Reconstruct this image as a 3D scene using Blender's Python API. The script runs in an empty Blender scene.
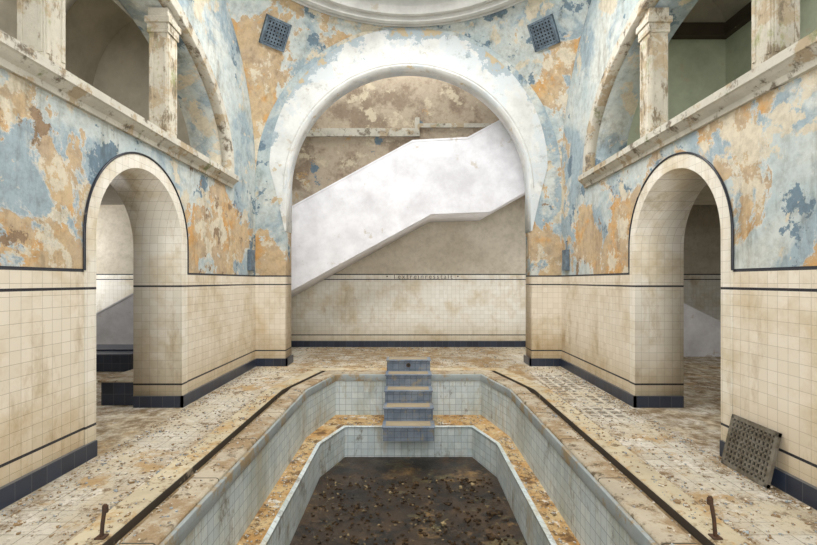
import bpy, bmesh, math, random
from mathutils import Vector, Matrix
random.seed(7)
scene=bpy.context.scene
try:
    scene.view_settings.view_transform='Standard'
    scene.view_settings.look='None'
except Exception as e: print(e)
EYE=1.7; F=454.0
def s2l(c):
    return tuple((x/12.92 if x<=0.04045 else ((x+0.055)/1.055)**2.4) for x in c)
def rgb(r,g,b): return s2l((r/255,g/255,b/255))+(1,)

# ---------------- node helpers ----------------
class NT:
    def __init__(s,name,rough=0.85,spec=0.3):
        s.m=bpy.data.materials.new(name); s.m.use_nodes=True
        s.t=s.m.node_tree; s.n=s.t.nodes; s.l=s.t.links
        s.b=s.n['Principled BSDF']; s.b.inputs['Roughness'].default_value=rough
        s.b.inputs['Specular IOR Level'].default_value=spec
        g=s.n.new('ShaderNodeNewGeometry'); s.pos=g.outputs['Position']
        x=s.n.new('ShaderNodeSeparateXYZ'); s.l.new(s.pos,x.inputs[0])
        s.x,s.y,s.z=x.outputs
    def put(s,sock,v):
        if isinstance(v,(int,float)): sock.default_value=v
        elif isinstance(v,tuple): sock.default_value=v
        else: s.l.new(v,sock)
    def math(s,op,a,b=0.0,c=None):
        n=s.n.new('ShaderNodeMath'); n.operation=op
        s.put(n.inputs[0],a); s.put(n.inputs[1],b)
        if c is not None: s.put(n.inputs[2],c)
        return n.outputs[0]
    def noise(s,scale,seed=0,detail=8,rough=.6,vec=None,stretch=None,dist=0.0):
        mp=s.n.new('ShaderNodeMapping'); s.l.new(vec or s.pos,mp.inputs[0])
        mp.inputs['Location'].default_value=(seed*3.7,seed*5.1,seed*2.3)
        if stretch: mp.inputs['Scale'].default_value=stretch
        n=s.n.new('ShaderNodeTexNoise'); s.l.new(mp.outputs[0],n.inputs['Vector'])
        n.inputs['Scale'].default_value=scale; n.inputs['Detail'].default_value=detail
        n.inputs['Roughness'].default_value=rough; n.inputs['Distortion'].default_value=dist
        return n.outputs[0]
    def step(s,v,a,b):
        n=s.n.new('ShaderNodeMapRange'); n.clamp=True
        s.put(n.inputs[0],v); n.inputs[1].default_value=a; n.inputs[2].default_value=b
        n.inputs[3].default_value=0; n.inputs[4].default_value=1
        return n.outputs[0]
    def mix(s,f,a,b,mode='MIX'):
        n=s.n.new('ShaderNodeMix'); n.data_type='RGBA'; n.blend_type=mode
        s.put(n.inputs[0],f); s.put(n.inputs[6],a); s.put(n.inputs[7],b)
        return n.outputs[2]
    def band(s,v,c,w):
        d=s.math('ABSOLUTE',s.math('SUBTRACT',v,c))
        return s.math('LESS_THAN',d,w)
    def brick(s,u,v,size,c1,c2,mortar,ms=.012,offset=0,sx=1.0):
        cb=s.n.new('ShaderNodeCombineXYZ'); s.put(cb.inputs[0],u); s.put(cb.inputs[1],v)
        n=s.n.new('ShaderNodeTexBrick'); s.l.new(cb.outputs[0],n.inputs['Vector'])
        n.offset=offset; n.squash=1
        n.inputs['Scale'].default_value=1.0/size
        n.inputs['Brick Width'].default_value=sx; n.inputs['Row Height'].default_value=1.0
        n.inputs['Mortar Size'].default_value=ms; n.inputs['Mortar Smooth'].default_value=.4
        n.inputs['Color1'].default_value=c1; n.inputs['Color2'].default_value=c2; n.inputs['Mortar'].default_value=mortar
        return n.outputs[0],n.outputs[1]
    def bump(s,h,strength=.3,dist=.02):
        n=s.n.new('ShaderNodeBump'); n.inputs['Strength'].default_value=strength
        n.inputs['Distance'].default_value=dist; s.put(n.inputs['Height'],h)
        s.l.new(n.outputs[0],s.b.inputs['Normal'])
    def col(s,c): s.put(s.b.inputs['Base Color'],c); return s.m

def tile_col(t,base=(228,219,203),dirt=True):
    u=t.math('ADD',t.x,t.y)
    r,g,b=base
    c,f=t.brick(u,t.z,.105,rgb(r,g,b),rgb(r-9,g-10,b-13),rgb(r-46,g-49,b-52),ms=.02)
    n=t.noise(1.3,3,8,.68)
    c=t.mix(t.step(n,.48,.72),c,rgb(224,210,182),'MULTIPLY')
    c=t.mix(t.step(t.noise(2.5,13,9,.74,stretch=(1,1,.35)),.54,.72),c,rgb(212,200,178),'MULTIPLY')
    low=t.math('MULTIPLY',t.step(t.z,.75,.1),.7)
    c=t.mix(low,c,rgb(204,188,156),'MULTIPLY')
    return c,f

def mat_wall(name,plaster='peel',top=1.8,seed=0,base=(228,219,203),lines=(1.63,.31),ochre=0.0,dblue=0.0):
    t=NT(name,.7)
    if plaster=='peel': pc,ph=peel(t,seed,ochre,dblue)
    elif plaster=='brown': pc,ph=brown(t,seed)
    else: pc,ph=plain(t,seed,plaster)
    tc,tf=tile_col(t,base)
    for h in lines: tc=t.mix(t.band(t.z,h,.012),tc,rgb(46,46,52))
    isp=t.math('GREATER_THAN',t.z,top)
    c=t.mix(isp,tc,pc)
    c=t.mix(t.band(t.z,top,.014),c,rgb(54,56,62))
    h=t.mix(isp,t.math('SUBTRACT',1.0,tf),ph)
    t.bump(h,.4,.02)
    r=t.math('MULTIPLY_ADD',isp,.45,.45); t.put(t.b.inputs['Roughness'],r)
    return t.col(c)
def peel(t,seed=0,ochre=0.0,dblue=0.0):
    c=t.mix(t.step(t.noise(1.0,seed+2,10,.68),.40,.60),rgb(176,189,191),rgb(202,206,200))
    m=t.step(t.noise(.9,seed+3,11,.66,dist=.4),.49,.55); c=t.mix(m,c,rgb(156,172,180))
    m0=t.step(t.math('ADD',t.noise(1.1,seed+4,11,.66),dblue),.59,.60); c=t.mix(m0,c,rgb(112,132,146))
    m1=t.step(t.noise(1.1,seed+5,11,.68,dist=.3),.57,.58); c=t.mix(m1,c,rgb(206,198,178))
    hz=t.math('MULTIPLY',t.math('ABSOLUTE',t.math('SUBTRACT',t.z,2.2)),-.07)
    nn=t.math('ADD',t.noise(.75,seed+6,13,.67,dist=.3),t.math('ADD',hz,.03+ochre))
    m2=t.step(nn,.50,.507)
    oc=t.mix(t.step(t.noise(2.6,seed+7,9,.7),.40,.60),rgb(200,176,140),rgb(184,164,138))
    oc=t.mix(t.step(t.noise(1.4,seed+17,10,.7),.54,.62),oc,rgb(204,160,104))
    oc=t.mix(t.step(t.noise(1.9,seed+8,11,.7),.53,.55),oc,rgb(212,202,180))
    c=t.mix(m2,c,oc)
    rim=t.math('MULTIPLY',t.step(nn,.488,.5),t.math('SUBTRACT',1.0,m2))
    c=t.mix(t.math('MULTIPLY',rim,.6),c,rgb(222,220,212))
    m3=t.step(t.math('ADD',t.noise(1.3,seed+9,12,.70),t.math('MULTIPLY',hz,.3)),.60,.61); c=t.mix(m3,c,rgb(148,126,102))
    m4=t.step(t.noise(1.3,seed+19,10,.74),.57,.70); c=t.mix(t.math('MULTIPLY',m4,.5),c,rgb(124,126,112))
    st=t.step(t.noise(3.0,seed+29,9,.74,stretch=(1,1,.22)),.54,.70); c=t.mix(t.math('MULTIPLY',st,.75),c,rgb(176,164,146),'MULTIPLY')
    g=t.noise(9,seed+10,8,.78); c=t.mix(t.math('MULTIPLY',t.step(g,.45,.72),.55),c,rgb(160,154,144),'MULTIPLY')
    h=t.math('SUBTRACT',1.0,t.math('MULTIPLY',t.math('ADD',m2,t.math('MULTIPLY',m3,.8)),.5))
    h=t.math('ADD',h,t.math('MULTIPLY',g,.35))
    return c,h
def brown(t,seed=0):
    c=t.mix(t.step(t.noise(1.1,seed,9,.65),.38,.62),rgb(210,203,188),rgb(192,184,167))
    up=t.step(t.z,3.4,4.2)
    c=t.mix(up,c,rgb(178,164,144))
    m=t.math('MULTIPLY',t.step(t.noise(1.1,seed+2,11,.70),.49,.57),up); c=t.mix(m,c,rgb(144,128,110))
    m=t.math('MULTIPLY',t.step(t.noise(1.9,seed+12,10,.70),.56,.60),up); c=t.mix(m,c,rgb(198,186,162))
    m=t.math('MULTIPLY',t.step(t.noise(1.7,seed+3,10,.70),.63,.65),up); c=t.mix(m,c,rgb(182,150,108))
    m=t.math('MULTIPLY',t.step(t.noise(.9,seed+9,10,.64),.62,.63),up); c=t.mix(m,c,rgb(108,126,138))
    g=t.noise(8,seed+5,7,.75); c=t.mix(t.math('MULTIPLY',t.step(g,.45,.75),.4),c,rgb(154,148,138),'MULTIPLY')
    return c,g
def plain(t,seed,cc):
    a=rgb(*cc); b=rgb(*[max(0,int(v*.87)) for v in cc])
    c=t.mix(t.step(t.noise(1.4,seed,9,.68),.38,.66),a,b)
    g=t.noise(6,seed+5,8,.72)
    c=t.mix(t.math('MULTIPLY',t.step(t.noise(2.3,seed+4,9,.66),.62,.66),.5),c,rgb(180,166,142))
    return c,g
def mat_plain(name,cc,seed=0,rough=.85,bs=.15):
    t=NT(name,rough); c,g=plain(t,seed,cc); t.bump(g,bs,.02); return t.col(c)
def mat_peel(name,seed=0,ochre=0,dblue=0):
    t=NT(name,.9); c,h=peel(t,seed,ochre,dblue); t.bump(h,.35,.02); return t.col(c)

M={}
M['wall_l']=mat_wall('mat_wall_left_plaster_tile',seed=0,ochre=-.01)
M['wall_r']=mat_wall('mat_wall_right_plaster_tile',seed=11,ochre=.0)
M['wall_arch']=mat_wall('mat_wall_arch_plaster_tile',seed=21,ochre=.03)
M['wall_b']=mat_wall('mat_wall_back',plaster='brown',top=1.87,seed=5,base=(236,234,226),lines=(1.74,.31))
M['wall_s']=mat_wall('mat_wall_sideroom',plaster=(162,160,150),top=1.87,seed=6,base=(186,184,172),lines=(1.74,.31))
M['pend_l']=mat_peel('mat_pendentive_peeling_tan',33,.25)
M['pend_r']=mat_peel('mat_pendentive_peeling_blue',44,.14,.02)
t=NT('mat_arch_tile',.4); c,f=tile_col(t,(234,229,217)); 
for h in (1.63,.31): c=t.mix(t.band(t.z,h,.012),c,rgb(46,46,52))
t.bump(t.math('SUBTRACT',1.0,f),.3,.01); M['archtile']=t.col(c)
M['white']=mat_plain('mat_white_limewash',(214,214,210),2)
M['stair_white']=mat_plain('mat_stair_white',(238,239,244),4,.8,.06)
M['galwall']=mat_plain('mat_gallery_plaster',(190,184,168),9)
M['domewall']=mat_plain('mat_dome_plaster',(186,186,182),19)
M['galgreen']=mat_plain('mat_gallery_green',(184,192,168),12)
t=NT('mat_stone_cornice',.9); c,g=plain(t,3,(206,202,188)); c=t.mix(t.step(t.noise(2.6,8,9,.7),.53,.57),c,rgb(174,158,132)); 
c=t.mix(t.step(t.noise(1.7,18,9,.66),.60,.66),c,rgb(124,130,92)); c=t.mix(t.step(t.noise(5,28,9,.75),.54,.62),c,rgb(116,106,92)); t.bump(g,.4,.03); M['cornice']=t.col(c)
t=NT('mat_column_stone',.9); c,g=plain(t,6,(206,200,184)); c=t.mix(t.step(t.noise(4,5,9,.7),.50,.57),c,rgb(178,162,136)); c=t.mix(t.step(t.noise(7,25,9,.75,stretch=(1,1,.4)),.54,.61),c,rgb(134,122,102)); 
c=t.mix(t.step(t.noise(1.5,45,9,.7,stretch=(1,1,.6)),.56,.63),c,rgb(142,146,96)); t.bump(g,.5,.03); M['column']=t.col(c)
M['black']=mat_plain('mat_black_trim_tile',(44,46,54),1,.3,.05)
M['letter']=mat_plain('mat_faded_lettering',(120,114,106),1,.8,.05)
t=NT('mat_baseboard_tile',.3,.5); u=t.math('ADD',t.x,t.y)
c,f=t.brick(u,t.z,.155,rgb(48,56,72),rgb(38,44,58),rgb(86,88,92),ms=.02); t.bump(f,-.2,.01); M['base']=t.col(c)

# floors
t=NT('mat_floor',.85)
c,f=t.brick(t.x,t.y,.16,rgb(214,208,194),rgb(200,193,176),rgb(154,146,128),ms=.03)
c=t.mix(t.step(t.noise(.9,1,10,.74),.48,.58),c,rgb(206,194,168))
c=t.mix(t.step(t.noise(1.4,2,12,.76),.53,.60),c,rgb(184,156,114))
c=t.mix(t.step(t.noise(2.4,3,12,.80),.55,.61),c,rgb(130,110,84))
c=t.mix(t.step(t.noise(3.4,4,12,.78),.565,.595),c,rgb(224,218,206))
sx=t.math('FRACT',t.math('MULTIPLY',t.x,6.25)); sy=t.math('FRACT',t.math('MULTIPLY',t.y,6.25))
sq=t.math('MULTIPLY',t.math('GREATER_THAN',sx,.35),t.math('GREATER_THAN',sy,.35))
zone=t.math('MULTIPLY',t.math('MULTIPLY',t.math('GREATER_THAN',t.x,2.2),t.math('LESS_THAN',t.x,2.9)),t.math('MULTIPLY',t.math('GREATER_THAN',t.y,5.6),t.math('LESS_THAN',t.y,8.2)))
zz=t.math('MULTIPLY',t.math('MULTIPLY',sq,zone),t.step(t.noise(1.8,40,6,.7),.44,.52))
c=t.mix(t.math('MULTIPLY',zz,.8),c,rgb(112,104,90))
wl=t.step(t.math('ABSOLUTE',t.x),2.75,3.06)
c=t.mix(t.math('MULTIPLY',wl,t.step(t.noise(5,14,8,.75),.4,.6)),c,rgb(130,110,82))
wl=t.step(t.math('ABSOLUTE',t.x),2.45,2.10)
c=t.mix(t.math('MULTIPLY',wl,t.step(t.noise(3,24,8,.75),.4,.6)),c,rgb(158,130,90))
g=t.noise(22,5,8,.8); c=t.mix(t.step(g,.53,.68),c,rgb(116,98,76)); t.bump(g,.7,.03); M['floor']=t.col(c)
t=NT('mat_ledge',.9)
c=t.mix(t.step(t.noise(2,1,9,.72),.42,.6),rgb(202,178,134),rgb(184,142,86))
c=t.mix(t.step(t.noise(4,6,10,.78),.51,.59),c,rgb(112,84,54))
c=t.mix(t.step(t.noise(5,9,10,.75),.57,.61),c,rgb(214,208,194))
g=t.noise(24,5,8,.8); c=t.mix(t.step(g,.53,.68),c,rgb(92,70,46)); t.bump(g,.6,.03); M['ledge']=t.col(c)
t=NT('mat_pool_bottom',.5,.5)
c=t.mix(t.step(t.noise(1.5,1,9,.7),.4,.6),rgb(40,29,18),rgb(70,52,32))
c=t.mix(t.step(t.noise(3,6,10,.78),.48,.56),c,rgb(22,17,12))
c=t.mix(t.step(t.noise(2.0,9,11,.82),.56,.63),c,rgb(128,100,60))
c=t.mix(t.step(t.noise(1.4,19,11,.80),.57,.64),c,rgb(106,96,64))
g=t.noise(20,5,8,.8); c=t.mix(t.step(g,.59,.70),c,rgb(124,104,74)); t.bump(g,.6,.03)
t.put(t.b.inputs['Roughness'],t.math('MULTIPLY_ADD',t.noise(2,22,4,.5),1.0,-.1)); M['deep']=t.col(c)
t=NT('mat_pool_tile',.45,.5); u=t.math('ADD',t.x,t.y)
c,f=t.brick(u,t.z,.105,rgb(208,215,213),rgb(190,201,202),rgb(126,138,144),ms=.03)
c=t.mix(t.step(t.noise(1.3,4,9,.74,stretch=(1,1,.4)),.48,.70),c,rgb(206,204,192),'MULTIPLY')
c=t.mix(t.math('MULTIPLY',t.step(t.noise(2.2,14,11,.78,stretch=(1,1,.4)),.52,.64),.8),c,rgb(170,156,126))
c=t.mix(t.math('MULTIPLY',t.step(t.noise(3,34,11,.80,stretch=(1,1,.5)),.56,.64),.85),c,rgb(112,102,84))
t.bump(f,-.3,.01); M['ptile']=t.col(c)
t=NT('mat_edge_tile_blue_grey',.5); c,g=plain(t,6,(160,168,168)); c=t.mix(t.step(t.noise(2.6,13,10,.78),.50,.58),c,rgb(150,132,102)); t.bump(g,.3,.02); M['edgetile']=t.col(c)
t=NT('mat_coping',.8); c,g=plain(t,4,(184,173,152)); c=t.mix(t.step(t.noise(2.2,3,10,.76),.48,.56),c,rgb(148,126,96)); c=t.mix(t.step(t.noise(7,3,10,.77),.54,.62),c,rgb(98,84,64)); 
jt=t.math('LESS_THAN',t.math('FRACT',t.math('MULTIPLY',t.y,1.1)),.014); c=t.mix(jt,c,rgb(70,62,50)); t.bump(g,.4,.02); M['coping']=t.col(c)
t=NT('mat_surround',.8); c,g=plain(t,14,(198,186,158)); c=t.mix(t.step(t.noise(2.0,13,10,.76),.50,.58),c,rgb(176,146,100)); c=t.mix(t.step(t.noise(6,3,10,.77),.54,.62),c,rgb(118,98,70)); t.bump(g,.4,.02); M['surround']=t.col(c)
M['copdark']=mat_plain('mat_dark_brown',(70,62,52),4)  # even dark brown, for the step strip and gallery beam
t=NT('mat_gutter_silt',.9); c,g=plain(t,7,(150,128,94)); c=t.mix(t.step(t.noise(5,8,10,.78),.48,.58),c,rgb(112,92,66)); t.bump(g,.6,.03); M['silt']=t.col(c)
t=NT('mat_steps',.5); c=t.mix(t.step(t.noise(2.5,3,9,.7),.4,.65),rgb(104,116,132),rgb(132,142,152))
u=t.math('ADD',t.x,t.y)
c2,f=t.brick(u,t.z,.095,rgb(255,255,255),rgb(235,235,235),rgb(150,150,150),ms=.03); c=t.mix(1.0,c,c2,'MULTIPLY'); 
c=t.mix(t.math('MULTIPLY',t.step(t.noise(6,33,9,.76),.55,.63),.7),c,rgb(150,136,108)); M['steps']=t.col(c)
M['steptop']=mat_plain('mat_step_tread_dirt',(160,146,120),14)
t=NT('mat_rusty_iron',.75); c=t.mix(t.step(t.noise(9,3,9,.7),.4,.6),rgb(122,117,106),rgb(94,86,72)); t.b.inputs['Metallic'].default_value=.2; M['rust']=t.col(c)
t=NT('mat_iron_pipe',.75); c=t.mix(t.step(t.noise(9,3,9,.7),.4,.6),rgb(66,54,46),rgb(84,58,40)); M['pipe']=t.col(c)
t=NT('mat_grille_blue',.7); c=t.mix(t.step(t.noise(9,3,9,.7),.4,.6),rgb(114,130,142),rgb(88,100,110)); M['grille']=t.col(c)
M['dark']=mat_plain('mat_dark_recess',(46,46,45),2)
t=NT('mat_debris',.9); oi=t.noise(40,2,2,.5)
c=t.mix(t.step(oi,.4,.5),rgb(212,204,186),rgb(140,116,84)); c=t.mix(t.step(t.noise(33,7,2,.5),.55,.6),c,rgb(150,158,162)); M['debris']=t.col(c)
t=NT('mat_leaves',.9); c=t.mix(t.step(t.noise(30,2,2,.5),.45,.55),rgb(72,54,32),rgb(36,27,18)); M['leaf']=t.col(c)
t=NT('mat_muddy_chips',.9); c=t.mix(t.step(t.noise(30,2,2,.5),.45,.55),rgb(152,134,100),rgb(96,86,64)); M['mud']=t.col(c)
t=NT('mat_daylight_glass'); t.b.inputs['Emission Color'].default_value=(1,.98,.95,1); t.b.inputs['Emission Strength'].default_value=1.0; M['glass']=t.m

# ---------------- mesh helpers ----------------
def link(o): scene.collection.objects.link(o); return o
def mesh_obj(name,verts,faces,mat,mi=None,smooth=False):
    me=bpy.data.meshes.new(name); me.from_pydata([tuple(v) for v in verts],[],faces); me.update()
    o=bpy.data.objects.new(name,me)
    for m in (mat if isinstance(mat,list) else [mat]): me.materials.append(m)
    if mi:
        for p,i in zip(me.polygons,mi): p.material_index=i
    if smooth:
        for p in me.polygons: p.use_smooth=True
    return link(o)
def recalc(o):
    bm=bmesh.new(); bm.from_mesh(o.data); bmesh.ops.recalc_face_normals(bm,faces=bm.faces); bm.to_mesh(o.data); bm.free()
def extr(name,loops,depth0,depth1,axis,mat):
    cu=bpy.data.curves.new('tmp','CURVE'); cu.dimensions='2D'; cu.fill_mode='BOTH'
    cu.extrude=abs(depth1-depth0)/2
    for lp in loops:
        sp=cu.splines.new('POLY'); sp.points.add(len(lp)-1)
        for i,(a,b) in enumerate(lp): sp.points[i].co=(a,b,0,1)
        sp.use_cyclic_u=True
    to=bpy.data.objects.new('tmp',cu); link(to)
    dg=bpy.context.evaluated_depsgraph_get(); dg.update()
    me=bpy.data.meshes.new_from_object(to.evaluated_get(dg))
    bpy.data.objects.remove(to); bpy.data.curves.remove(cu)
    mid=(depth0+depth1)/2
    for v in me.vertices:
        a,b,c=v.co
        if axis=='X': v.co=(mid+c,a,b)
        elif axis=='Y': v.co=(a,mid+c,b)
        else: v.co=(a,b,mid+c)
    bm=bmesh.new(); bm.from_mesh(me)
    bmesh.ops.remove_doubles(bm,verts=bm.verts,dist=1e-5)
    bmesh.ops.recalc_face_normals(bm,faces=bm.faces); bm.to_mesh(me); bm.free()
    me.materials.clear(); me.materials.append(mat)
    me.name=name
    return link(bpy.data.objects.new(name,me))
def boxes(name,lst,mat,bevel=0):
    bm=bmesh.new()
    for (x0,x1,y0,y1,z0,z1) in lst:
        vs=[bm.verts.new(p) for p in [(x0,y0,z0),(x1,y0,z0),(x1,y1,z0),(x0,y1,z0),(x0,y0,z1),(x1,y0,z1),(x1,y1,z1),(x0,y1,z1)]]
        for f in [(0,3,2,1),(4,5,6,7),(0,1,5,4),(1,2,6,5),(2,3,7,6),(3,0,4,7)]: bm.faces.new([vs[i] for i in f])
    if bevel: bmesh.ops.bevel(bm,geom=list(bm.edges),offset=bevel,segments=2,affect='EDGES',profile=.5)
    bmesh.ops.recalc_face_normals(bm,faces=bm.faces)
    me=bpy.data.meshes.new(name); bm.to_mesh(me); bm.free(); me.materials.append(mat)
    return link(bpy.data.objects.new(name,me))
def tube(name,pts,r,mat,cyc=False):
    cu=bpy.data.curves.new(name,'CURVE'); cu.dimensions='3D'; cu.bevel_depth=r; cu.bevel_resolution=2; cu.use_fill_caps=True
    sp=cu.splines.new('POLY'); sp.points.add(len(pts)-1)
    for i,p in enumerate(pts): sp.points[i].co=(*p,1)
    sp.use_cyclic_u=cyc
    cu.materials.append(mat); return link(bpy.data.objects.new(name,cu))
def arcp(cx,cy,rx,ry,a0,a1,n):
    return [(cx+rx*math.cos(a0+(a1-a0)*i/n),cy+ry*math.sin(a0+(a1-a0)*i/n)) for i in range(n+1)]
PI=math.pi

W=3.06; T=.63; YA=9.08; YA2=9.53; YB=11.7; Y0=-1.6; ZC=6.82; XS=9.0
# ---------------- side walls ----------------
dc=5.27; dr=.85; dsp=2.15
gc=4.95; ga=2.8; gb=1.75; gs=3.6; sill=3.49
def side_wall(sgn,name,mat):
    outer=[(Y0,0),(dc-dr,0)]+arcp(dc,dsp,dr,dr,PI,0,36)+[(dc+dr,0),(YA2,0),(YA2,ZC),(Y0,ZC)]
    hole=[(gc-ga,sill)]+arcp(gc,gs,ga,gb,PI,0,60)+[(gc+ga,sill)]
    return extr(name,[outer,hole],sgn*W,sgn*(W+T),'X',mat)
side_wall(-1,'wall_left',M['wall_l']); side_wall(1,'wall_right',M['wall_r'])
for i,sgn in ((1,-1),(2,1)):
    r1=dr-.012; r2=dr+.14
    lo=[(dc-r2,0.0),(dc-r2,dsp)]+arcp(dc,dsp,r2,r2,PI,0,36)[1:]+[(dc+r2,0.0),(dc+r1,0.0)]+arcp(dc,dsp,r1,r1,0,PI,36)+[(dc-r1,0.0)]
    e=bpy.data.objects.new('door_%d'%i,None); link(e)
    a=extr('archway_tile_lining',[lo],sgn*(W-.012),sgn*(W+T+.012),'X',M['archtile']); a.parent=e
    pts=[(sgn*(W-.014),dc-r2-.01,1.8)]+[(sgn*(W-.014),p[0],p[1]) for p in arcp(dc,dsp,r2+.01,r2+.01,PI,0,40)]+[(sgn*(W-.014),dc+r2+.01,1.8)]
    b=tube('archway_black_trim',pts,.012,M['black']); b.parent=e
    ring=[(gc-ga-.14,gs-.1)]+arcp(gc,gs,ga+.14,gb+.14,PI,0,60)+[(gc+ga+.14,gs-.1),(gc+ga-.01,gs-.1)]+arcp(gc,gs,ga-.01,gb-.01,0,PI,60)+[(gc-ga+.01,gs-.1)]
    g=extr('trim_gallery_arch_%d'%i,[ring],sgn*(W-.035),sgn*(W+.12),'X',M['cornice'])

# cornices
for i,sgn in ((1,-1),(2,1)):
    prof=[(0,3.30),(.04,3.30),(.05,3.35),(.09,3.38),(.12,3.41),(.14,3.42),(.14,3.50),(-.32,3.50),(-.32,3.49),(0,3.49)]
    v=[];f=[]
    n=len(prof)
    for y in (Y0+.05,7.82):
        for (d,z) in prof: v.append((sgn*(W-d),y,z))
    for k in range(n): f.append((k,(k+1)%n,n+(k+1)%n,n+k))
    f.append(tuple(range(n))); f.append(tuple(range(2*n-1,n-1,-1)))
    o=mesh_obj('cornice',v,f,M['cornice']); recalc(o)
# columns
def column(sgn,y):
    dy=abs(y-gc); top=gs+gb*math.sqrt(max(0,1-(dy/ga)**2))-.02
    x=sgn*(W+.17); w=.12
    L=[(x-w-.03,x+w+.03,y-w-.03,y+w+.03,3.50,3.60),(x-w,x+w,y-w,y+w,3.60,top-.26),
       (x-w-.02,x+w+.02,y-w-.02,y+w+.02,top-.30,top-.26),(x-w-.04,x+w+.04,y-w-.04,y+w+.04,top-.18,top-.10),(x-w-.02,x+w+.02,y-w-.02,y+w+.02,top-.26,top-.18),
       (x-w-.01,x+w+.01,y-w-.01,y+w+.01,top-.10,top+.02)]
    for k in (-1,1):
        L.append((x-w-.012,x+w+.012,y+k*.085-.02,y+k*.085+.02,3.66,top-.36))
        L.append((x+k*.085-.02,x+k*.085+.02,y-w-.012,y+w+.012,3.66,top-.36))
    return boxes('gallery_column',L,M['column'],.006)
for s in (-1,1):
    for y in (4.0,5.98): column(s,y)

# ---------------- arch wall ----------------
R=2.46; sp=3.56
outer=[(-W-.0,0),(-R,0)]+arcp(0,sp,R,R,PI,0,64)+[(R,0),(W,0),(W,8.2),(-W,8.2)]
extr('wall_arch',[outer],YA,YA2,'Y',M['wall_arch'])
boxes('wall_arch_upper',[(-XS,-W-T,YA2-.2,YA2,3.4,8.2),(W+T,XS,YA2-.2,YA2,3.4,8.2),(-W-T,-W,YA2-.1,YA2,ZC,8.2),(W,W+T,YA2-.1,YA2,ZC,8.2)],M['galwall'])
Ro=139/50.0; zo=EYE+(281-167)/50.0
band=[(-R-.012,2.7),(-R-.10,3.1),(-R-.22,3.6)]+arcp(0,zo,Ro,Ro,PI,0,64)+[(R+.22,3.6),(R+.10,3.1),(R+.012,2.7),(R-.012,2.7),(R-.012,sp)]+arcp(0,sp,R-.012,R-.012,0,PI,64)[1:]+[(-R+.012,2.7)]
t=NT('mat_archivolt_white',.85); c,g=plain(t,2,(226,227,224)); c=t.mix(t.step(t.noise(1.6,5,9,.68),.50,.56),c,rgb(204,210,212)); c=t.mix(t.step(t.noise(2.1,15,10,.68),.64,.65),c,rgb(198,184,154)); 
dx=t.math('MULTIPLY',t.x,t.x); dz=t.math('SUBTRACT',t.z,sp); rr=t.math('SQRT',t.math('ADD',dx,t.math('MULTIPLY',dz,dz)))
edge=t.math('ADD',t.math('MULTIPLY',t.math('SUBTRACT',rr,2.78),.36),t.noise(1.8,25,12,.72))
edge=t.math('ADD',edge,t.math('MULTIPLY',t.step(t.z,3.9,2.7),.10))
c=t.mix(t.step(edge,.59,.60),c,rgb(168,180,186)); c=t.mix(t.step(edge,.68,.69),c,rgb(190,174,144)); 
sg=t.step(t.noise(5,77,9,.78),.55,.68); c=t.mix(t.math('MULTIPLY',sg,.5),c,rgb(176,172,160),'MULTIPLY'); t.bump(g,.2,.02); M['archi']=t.col(c)
extr('trim_great_arch',[band],YA-.012,YA2+.01,'Y',M['archi'])
tube('trim_arch_bead',[(p[0],YA-.014,p[1]) for p in arcp(0,sp,R+.03,R+.03,PI,0,64)],.012,M['white'])

# pendentives
C=Vector((0,YA-W,EYE+2.06)); RS=W*math.sqrt(2)
def pend(sgn,name,mat):
    v=[];f=[];nh=40;na=32
    for i in range(nh+1):
        h=W*i/nh*.999+.003; r=math.sqrt(RS*RS-h*h); a0=math.acos(min(1,W/r)); a1=PI/2-a0
        for j in range(na+1):
            a=a0+(a1-a0)*j/na
            v.append((sgn*r*math.cos(a)*.999,C.y+r*math.sin(a)*.999,C.z+h))
    for i in range(nh):
        for j in range(na):
            k=i*(na+1)+j; f.append((k,k+1,k+na+2,k+na+1))
    return mesh_obj(name,v,f,mat,smooth=True)
pend(-1,'pendentive',M['pend_l']); pend(1,'pendentive',M['pend_r'])
Rd=2.98
extr('ceiling',[[(-W-T,Y0-.2),(W+T,Y0-.2),(W+T,YA),(-W-T,YA)],arcp(0,C.y,Rd,Rd,0,2*PI,72)[:-1]],ZC,ZC+.15,'Z',M['galwall'])
prof=[(3.06,6.86),(3.04,6.77),(2.97,6.74),(2.95,6.79),(2.90,6.79),(2.88,6.73),(2.78,6.73),(2.76,6.80),(2.68,6.82),(2.66,6.77),(2.60,6.77),(2.56,6.90),(2.56,7.15)]
v=[];f=[];N=96;n=len(prof)
for i in range(N):
    a=2*PI*i/N
    for (r,z) in prof: v.append((r*math.cos(a),C.y+r*math.sin(a),z))
for i in range(N):
    for k in range(n-1): f.append((i*n+k,i*n+k+1,((i+1)%N)*n+k+1,((i+1)%N)*n+k))
mesh_obj('trim_dome_ring',v,f,M['white'])
v=[];f=[];m=20
for i in range(N):
    a=2*PI*i/N
    for k in range(m+1):
        b=math.radians(66)*k/m; v.append((2.6*math.cos(b)*math.cos(a),C.y+2.6*math.cos(b)*math.sin(a),7.1+2.4*math.sin(b)))
for i in range(N):
    for k in range(m): f.append((i*(m+1)+k,((i+1)%N)*(m+1)+k,((i+1)%N)*(m+1)+k+1,i*(m+1)+k+1))
mesh_obj('ceiling_dome',v,f,M['domewall'],smooth=True)
zt=7.1+2.4*math.sin(math.radians(66)); rt=2.6*math.cos(math.radians(66))
mesh_obj('window_dome_skylight',[(rt*1.02*math.cos(2*PI*i/48),C.y+rt*1.02*math.sin(2*PI*i/48),zt) for i in range(48)],[tuple(range(48))],M['glass'])

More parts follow.
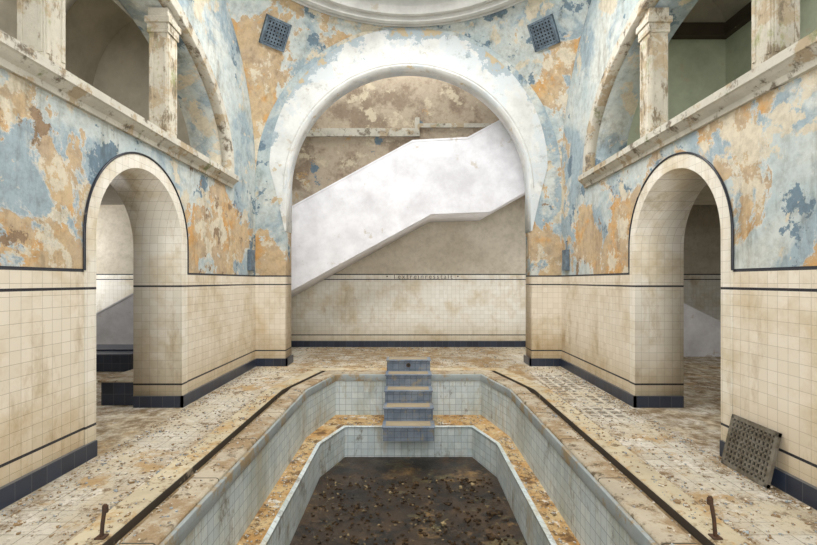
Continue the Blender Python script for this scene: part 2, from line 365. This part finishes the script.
def grille(px,py,sgn,tw):
    d=Vector(((px-409)/F,1,(281-py)/F)); o=Vector((0,0,EYE)); oc=o-C
    A=d.dot(d);B=2*oc.dot(d);Cc=oc.dot(oc)-RS*RS; tt=(-B+math.sqrt(B*B-4*A*Cc))/(2*A); p=o+d*tt
    nrm=(C-p).normalized(); up=Vector((0,0,1)); xa=up.cross(nrm).normalized(); ya=nrm.cross(xa)
    rot=Matrix.Rotation(tw,4,nrm)
    Mx=rot.to_3x3()@Matrix((xa,ya,nrm)).transposed()
    Mx=Mx.to_4x4(); Mx.translation=p+nrm*.035
    s=.25; L=[(-s,s,-s,-s+.035,-.03,.03),(-s,s,s-.035,s,-.03,.03),(-s,-s+.035,-s,s,-.03,.03),(s-.035,s,-s,s,-.03,.03)]
    for k in range(1,8):
        q=-s+2*s*k/8; L.append((q-.013,q+.013,-s,s,-.01,.015)); L.append((-s,s,q-.013,q+.013,-.01,.015))
    o=boxes('ventilation_grille',L,M['grille']); bk=boxes('grille_back',[(-s+.01,s-.01,-s+.01,s-.01,-.03,-.015)],M['dark'])
    o.matrix_world=Mx; bk.parent=o
grille(275,33,-1,.0); grille(545,33,1,.0)

# ---------------- back wall & stair hall & side rooms ----------------
boxes('wall_back',[(-XS,XS,YB,YB+.2,0,8.2)],M['wall_b'])
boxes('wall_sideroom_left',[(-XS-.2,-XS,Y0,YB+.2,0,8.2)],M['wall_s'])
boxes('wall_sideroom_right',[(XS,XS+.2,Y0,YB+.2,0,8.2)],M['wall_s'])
boxes('wall_front',[(-XS-.2,XS+.2,Y0-.2,Y0,0,8.2)],M['wall_s'])
boxes('ceiling_stair_hall',[(-XS,XS,YA2-.2,YB+.2,8.2,8.35)],M['galwall'])
boxes('ceiling_sideroom',[(-XS,-W-T,Y0,YA2,3.3,3.42),(W+T,XS,Y0,YA2,3.3,3.42)],M['galwall'])
k=38.8
boxes('trim_back_wall',[(-3.6,(420-409)/k,YB-.07,YB,EYE+(281-137)/k,EYE+(281-129)/k),((420-409)/k-.12,(420-409)/k,YB-.05,YB,EYE+(281-137)/k,EYE+(281-118)/k),
  ((420-409)/k,3.6,YB-.05,YB,EYE+(281-128)/k,EYE+(281-124)/k)],M['cornice'])
tx=bpy.data.curves.new('wall_inscription','FONT'); tx.body='\u2022 Textreinresstalt \u2022'; tx.size=.17; tx.extrude=.004; tx.align_x='CENTER'; tx.space_character=1.35
tx.materials.append(M['letter']); to=link(bpy.data.objects.new('wall_inscription',tx)); to.location=((423-409)/k,YB-.006,1.76); to.rotation_euler=(PI/2,0,0)
kb=44.5
def P(px,py): return ((px-409)/kb,EYE+(281-py)/kb)
x0,z0=P(293,208); sl=.546
tx0=-7.35
top=[(tx0,z0+(tx0-x0)*sl),P(413,142),P(468,139),P(600,68),P(640,68)]
xb,zb=P(293,290)
fx=xb-zb/.547
p1=P(432,214); p2=P(490,212); p3=P(600,150)
bot=[P(640,150),p3,p2,p1,(fx,0.0),(tx0,0.0)]
e=link(bpy.data.objects.new('staircase',None))
o=extr('balustrade',[top+bot],10.2,10.32,'Y',M['stair_white']); o.parent=e
cap=[(a,b) for a,b in top]+[(a,b+.04) for a,b in reversed(top)]
o=extr('handrail_cap',[cap],10.18,10.34,'Y',M['stair_white']); o.parent=e
poly=[(fx,0.0),p1,p2,p3,(p3[0]+1.6,p3[1])]
top_pts=[(p3[0]+1.6,p3[1]+.25),(p3[0],p3[1]+.25)]
def stairpts(a,b,za,zb_):
    n=max(2,round((zb_-za)/.17)); out=[]
    for i in range(n,0,-1):
        xr=a+(b-a)*i/n; xl=a+(b-a)*(i-1)/n; z=za+(zb_-za)*i/n
        out+= [(xr-.001,z),(xl,z)]
    return out
top_pts+=stairpts(p2[0],p3[0]-.001,p2[1]+.25,p3[1]+.25)+[(p2[0],p2[1]+.25)]+stairpts(fx-.5,p1[0],0,p1[1]+.22)+[(fx-.5,0.0)]
o=extr('flight_and_soffit',[poly+top_pts],10.325,YB-.005,'Y',M['stair_white']); o.parent=e
e=link(bpy.data.objects.new('staircase',None))
pr=[(4.9,0),(4.9,1.85),(8.4,1.85-3.5*.5),(8.4,0)]
o=extr('balustrade',[pr],10.2,10.32,'Y',M['stair_white']); o.parent=e
o=boxes('treads',[(4.9,8.3-i*.33,10.33,YB,i*.15,(i+1)*.15) for i in range(9)],M['stair_white']); o.parent=e
boxes('tiled_steps',[(-7.4,-5.2,8.5,9.6,0,.33),(-7.4,-5.2,8.9,9.6,.33,.36)],M['base'],.008)
e=link(bpy.data.objects.new('tiled_plinth',None))
o=boxes('plinth_body',[(-4.2,-3.72,6.2,7.6,0,.32)],M['base'],.008); o.parent=e
o=boxes('plinth_slab',[(-4.23,-3.71,6.17,7.62,.32,.35)],M['coping'],.008); o.parent=e

# galleries
def gallery(sgn,tag):
    xa,xb=sgn*(W+T),sgn*6.4; lo,hi=min(xa,xb),max(xa,xb)
    boxes('floor_gallery_'+tag,[(lo,hi,.8,YA2-.2,3.42,3.49)],M['floor'])
    boxes('wall_gallery_'+tag,[(min(xb,xb+sgn*.15),max(xb,xb+sgn*.15),.6,YA2-.2,3.42,8.1),(lo,hi,.6,.8,3.42,8.1),(lo,hi,9.15,YA2-.2,3.42,8.1)],M['galwall'])
    cx=(xa+xb)/2; r=abs(xb-xa)/2
    if sgn>0:
        boxes('wall_gallery_right_panel',[(lo+.01,hi-.01,9.12,9.148,3.6,6.55),(xb-.03,xb-.002,1.5,9.12,3.6,6.55)],M['galgreen'])
        boxes('gallery_beam',[(lo+.01,hi-.03,8.95,9.11,6.55,6.8),(xb-.16,xb-.031,1.5,8.95,6.55,6.8)],M['copdark'])
        zs,rz=6.8,.9
    else: zs,rz=5.2,1.9
    v=[];f=[]
    pts=arcp(cx,zs,r,rz,0,PI,24)
    for y in (.8,9.2):
        for p in pts: v.append((p[0],y,p[1]))
    n=len(pts)
    for i in range(n-1): f.append((i,i+1,n+i+1,n+i))
    mesh_obj('ceiling_gallery_'+tag,v,f,M['galwall'],smooth=True)
    if sgn<0:
        rib=arcp(cx,zs,r-.02,rz-.02,0,PI,24)+arcp(cx,zs,r-.2,rz-.2,PI,0,24)
        extr('trim_gallery_vault',[rib],7.6,7.85,'Y',M['white'])
gallery(-1,'left'); gallery(1,'right')

# ---------------- floor and pool ----------------
def offs(poly,d):
    n=len(poly);out=[]
    for i in range(n):
        p0=Vector(poly[i-1]);p1=Vector(poly[i]);p2=Vector(poly[(i+1)%n])
        e1=(p1-p0).normalized();e2=(p2-p1).normalized()
        n1=Vector((e1.y,-e1.x));n2=Vector((e2.y,-e2.x))
        b=(n1+n2).normalized(); out.append(tuple(p1+b*(d/b.dot(n1))))
    return out
up=[(-1.5,-.9),(1.5,-.9),(1.5,6.7),(1.25,7.8),(-1.25,7.8),(-1.5,6.7)]
inn=[(-1.25,-.7),(1.25,-.7),(1.25,6.4),(1.0,7.15),(-1.0,7.15),(-1.25,6.4)]
extr('floor',[[(-XS,Y0),(XS,Y0),(XS,YB),(-XS,YB)],offs(up,.02)],-.12,0,'Z',M['floor'])
pool=link(bpy.data.objects.new('swimming_pool',None))
def bev(o,w):
    bv=o.modifiers.new('b','BEVEL'); bv.width=w; bv.segments=3; bv.limit_method='ANGLE'; o.parent=pool
o=extr('coping',[offs(up,.25),offs(up,.022)],-.02,.12,'Z',M['coping']); bev(o,.022)
o=extr('coping_tile_edge',[offs(up,.020),offs(up,-.012)],-.02,.095,'Z',M['edgetile']); bev(o,.006)
o=extr('gutter',[offs(up,.375),offs(up,.245)],-.02,.02,'Z',M['silt']); bev(o,.001)
o=extr('surround_riser',[offs(up,.382),offs(up,.372)],-.02,.085,'Z',M['copdark']); bev(o,.001)  # thin dark strip that draws the step's inner edge line
o=extr('surround_step',[offs(up,.60),offs(up,.376)],-.01,.095,'Z',M['surround']); bev(o,.010)
v=[];f=[];mi=[];n=6
for poly,z in ((up,.075),(up,-.6),(inn,-.6),(inn,-1.07)):
    for p in poly: v.append((p[0],p[1],z))
for lv,m_ in ((0,0),(1,1),(2,0)):
    for i in range(n):
        a=lv*n+i;b=lv*n+(i+1)%n; f.append((a,b,b+n,a+n)); mi.append(m_)
f.append(tuple(range(3*n,4*n))); mi.append(2)
o=mesh_obj('basin',v,f,[M['ptile'],M['ledge'],M['deep']],mi); o.parent=pool
o=extr('ledge_lip',[offs(inn,.04),offs(inn,-.008)],-.61,-.588,'Z',M['ptile']); o.parent=pool
# pool stairs
bm_l=[];tl=[]
for i in range(5):
    z=-.41+.19*i; y=6.57+.3*i
    bm_l.append((-.37,.37,y,8.12,z-.19-(0.02 if i==0 else 0),z-.02)); tl.append((-.385,.385,y-.02,min(y+.32,8.13),z-.02,z))
e=link(bpy.data.objects.new('pool_steps',None)); e.parent=pool
o=boxes('risers',bm_l,M['steps']); o.parent=e
o=boxes('treads',tl,M['steps'],.006); o.parent=e
o=boxes('tread_dirt',[(a+.05,b-.06,c+.06,d-.06,z1-.004,z1+.003) for (a,b,c,d,z0_,z1) in tl],M['steptop']); o.parent=e
o=tube('drain_hole_rim',[(.03*math.cos(2*PI*i/16),7.765,.26+.03*math.sin(2*PI*i/16)) for i in range(16)],.008,M['pipe'],True); o.parent=e
o=boxes('drain_hole',[(-.022,.022,7.762,7.78,.238,.282)],M['dark']); o.parent=e

BH=.155
for s,nm in ((-1,'left'),(1,'right')):
    def bx(a,b,y0,y1): return (min(s*a,s*b),max(s*a,s*b),y0,y1,0,BH)
    boxes('baseboard_'+nm,[bx(W-.035,W,Y0,dc-dr-.005),bx(W-.035,W+T,dc+dr-.035,dc+dr-.012),bx(W-.035,W,dc+dr-.035,YA),bx(R-.045,W-.03,YA-.035,YA),bx(R-.045,R-.012,YA-.035,YA2)],M['base'])
boxes('baseboard_back',[(-XS,XS,YB-.02,YB,0,.16)],M['base'])

def pipe_stub(x,y,h,lean):
    e=link(bpy.data.objects.new('pipe_stub',None))
    a=tube('pipe',[(x,y,0.098),(x+lean*.3,y,h*.6),(x+lean,y+.005,h)],.012,M['pipe']); a.parent=e
    b=boxes('flange',[(x-.03,x+.03,y-.03,y+.03,.096,.106)],M['pipe'],.004); b.parent=e
    c_=tube('collar',[(x+lean,y+.005,h-.05),(x+lean,y+.005,h-.01)],.018,M['pipe']); c_.parent=e
pipe_stub(-1.92,2.84,.30,0.02); pipe_stub(1.92,2.84,.35,-.03)
for s in (-1,1):
    e=link(bpy.data.objects.new('wall_duct_box',None))
    x=s*W; a=boxes('box',[(min(x,x-s*.07),max(x,x-s*.07),8.62,8.85,1.90,2.30)],M['grille'],.01); a.parent=e
    b=tube('pipe',[(x-s*.03,8.72,2.30),(x-s*.03,8.72,2.45),(x-s*.01,8.72,2.47)],.012,M['grille']); b.parent=e
e=link(bpy.data.objects.new('drain_grate_cover',None))
L=[(-.27,.27,-.014,.012,0,.035),(-.27,.27,-.014,.012,.43,.465),(-.27,-.235,-.014,.012,0,.465),(.235,.27,-.014,.012,0,.465)]
for i in range(1,11): L.append((-.25+i*.0455-.009,-.25+i*.0455+.009,-.012,.004,.02,.45))
for j in range(1,9): L.append((-.25,.25,-.012,.004,.018+j*.048-.009,.018+j*.048+.009))
o=boxes('grate_bars',L,M['rust']); o.parent=e
o=boxes('grate_backing',[(-.24,.24,.004,.008,.03,.44)],M['dark']); o.parent=e
e.rotation_euler=(Matrix.Rotation(math.radians(-90),4,'Z')@Matrix.Rotation(math.radians(-13),4,'X')).to_euler()
e.location=(2.93,3.97,.004)

def debris(name,regions,mat,smin,smax):
    v=[];f=[]
    for (cnt,fn,z) in regions:
        for _ in range(cnt):
            p=fn()
            if p is None: continue
            s=random.uniform(smin,smax)*(1 if random.random()<.93 else 2.1); k=random.choice((3,4,5)); a0=random.random()*6.28
            tl=[random.uniform(0,.35)*s for _ in range(k)]
            b=len(v)
            for i in range(k):
                a=a0+6.28*i/k; r=s*random.uniform(.6,1)
                v.append((p[0]+r*math.cos(a),p[1]+r*math.sin(a),z+.003+tl[i]+s*.15))
            for i in range(k):
                q=v[b+i]; v.append((q[0],q[1],z+.001))
            f.append(tuple(range(b,b+k)))
            for i in range(k): f.append((b+i,b+k+i,b+k+(i+1)%k,b+(i+1)%k))
    return mesh_obj(name,v,f,mat)
def rs(): return random.choice((-1,1))
def fl_side(): return (rs()*random.uniform(2.2,2.98),random.uniform(2.2,9.0))
def fl_wall(): return (rs()*(2.99-abs(random.gauss(0,.10))),random.uniform(2.2,9.0))
def fl_edge(): return (rs()*(2.14+abs(random.gauss(0,.07))),random.uniform(2.2,7.0))
def fl_back(): return (random.uniform(-2.3,2.3),random.uniform(8.48,11.6))
def fl_back2(): return (random.uniform(-3.5,3.5),11.6-abs(random.gauss(0,.3)))
def fl_rooms(): return (rs()*random.uniform(4.3,5.1),random.uniform(5,10))
debris('plaster_debris',[(1300,fl_side,0),(1100,fl_wall,0),(700,fl_edge,0),(1300,fl_back,0),(700,fl_back2,0),(200,fl_rooms,0)],M['debris'],.006,.020)
def lg():
    if random.random()<.7: return (rs()*random.uniform(1.30,1.47),random.uniform(2.5,6.6))
    x=random.uniform(-1.2,1.2)
    return None if abs(x)<.42 else (x,random.uniform(7.2,7.75))
def dp(): return (random.uniform(-1.15,1.15),random.uniform(3.5,6.4))
d1=debris('pool_debris',[(200,lambda:(rs()*random.uniform(1.56,1.72),random.uniform(2.2,6.6)),.12),(500,lambda:(rs()*random.uniform(1.78,1.86),random.uniform(2.2,6.6)),.02),(400,lambda:(rs()*random.uniform(1.91,2.07),random.uniform(2.2,6.6)),.095),(800,lg,-.588)],M['debris'],.005,.018); d1.parent=pool
d1=debris('pool_bottom_chips',[(220,dp,-1.07)],M['mud'],.008,.022); d1.parent=pool
d1=debris('pool_bottom_leaves',[(700,dp,-1.07)],M['leaf'],.012,.034); d1.parent=pool

e=link(bpy.data.objects.new('added_rear_window',None))  # added window behind the camera, unseen; dresses the rear fill light
L=[(-2.2,2.2,Y0,Y0+.05,2.0,2.08),(-2.2,2.2,Y0,Y0+.05,5.3,5.38)]+[(x-.03,x+.03,Y0,Y0+.05,2.0,5.38) for x in (-2.2,-1.1,0,1.1,2.2)]
o=boxes('added_window_frame',L,M['white']); o.parent=e
o=boxes('added_window_pane',[(-2.2,2.2,Y0,Y0+.01,2.0,5.38)],M['glass']); o.parent=e  # glowing pane of the added window

# ---------------- lights ----------------
def area(name,loc,rot,sx,sy,e,col=(1.0,.985,.97)):
    l=bpy.data.lights.new(name,'AREA'); l.shape='RECTANGLE'; l.size=sx; l.size_y=sy; l.energy=e; l.color=col
    o=link(bpy.data.objects.new(name,l)); o.location=loc; o.rotation_euler=rot; return o
area('skylight_lamp',(0,C.y,6.95),(0,0,0),2.6,2.6,370)
area('rear_fill_light',(0,Y0+.15,3.3),(PI/2,0,0),4.2,3.4,320,(.97,.98,1.0))  # added fill from behind the camera, no known source
area('stair_hall_fill',(-1.0,10.9,8.0),(0,0,0),6,1.2,180)  # added overhead fill for the stair hall, no fixture there
area('stair_hall_window',(-8.8,10.9,2.6),(PI/2,0,-PI/2),1.4,3.0,75)
area('under_stair_fill',(4.75,10.3,1.9),(PI/2,0,PI/2),1.2,1.6,42)  # added fill, out of view, brightens the wall below the flight
for s in (-1,1):
    area('sideroom_fill',(s*6.3,6.5,3.25),(0,0,0),3,5,55)  # added fill for the side rooms, no fixture there
    area('gallery_fill',(s*5.0,4.6,6.6),(0,0,0),1.0,4,110)  # added to brighten the galleries, no lamp hangs there
w=bpy.data.worlds.new('World'); scene.world=w; w.use_nodes=True
w.node_tree.nodes['Background'].inputs[0].default_value=(.8,.85,.9,1); w.node_tree.nodes['Background'].inputs[1].default_value=.5

cam=bpy.data.cameras.new('camera'); cam.sensor_width=36; cam.lens=F/817*36; cam.shift_y=8.5/817; cam.clip_start=.05
co=link(bpy.data.objects.new('camera',cam)); co.location=(0,0,EYE); co.rotation_euler=(PI/2,0,0); scene.camera=co
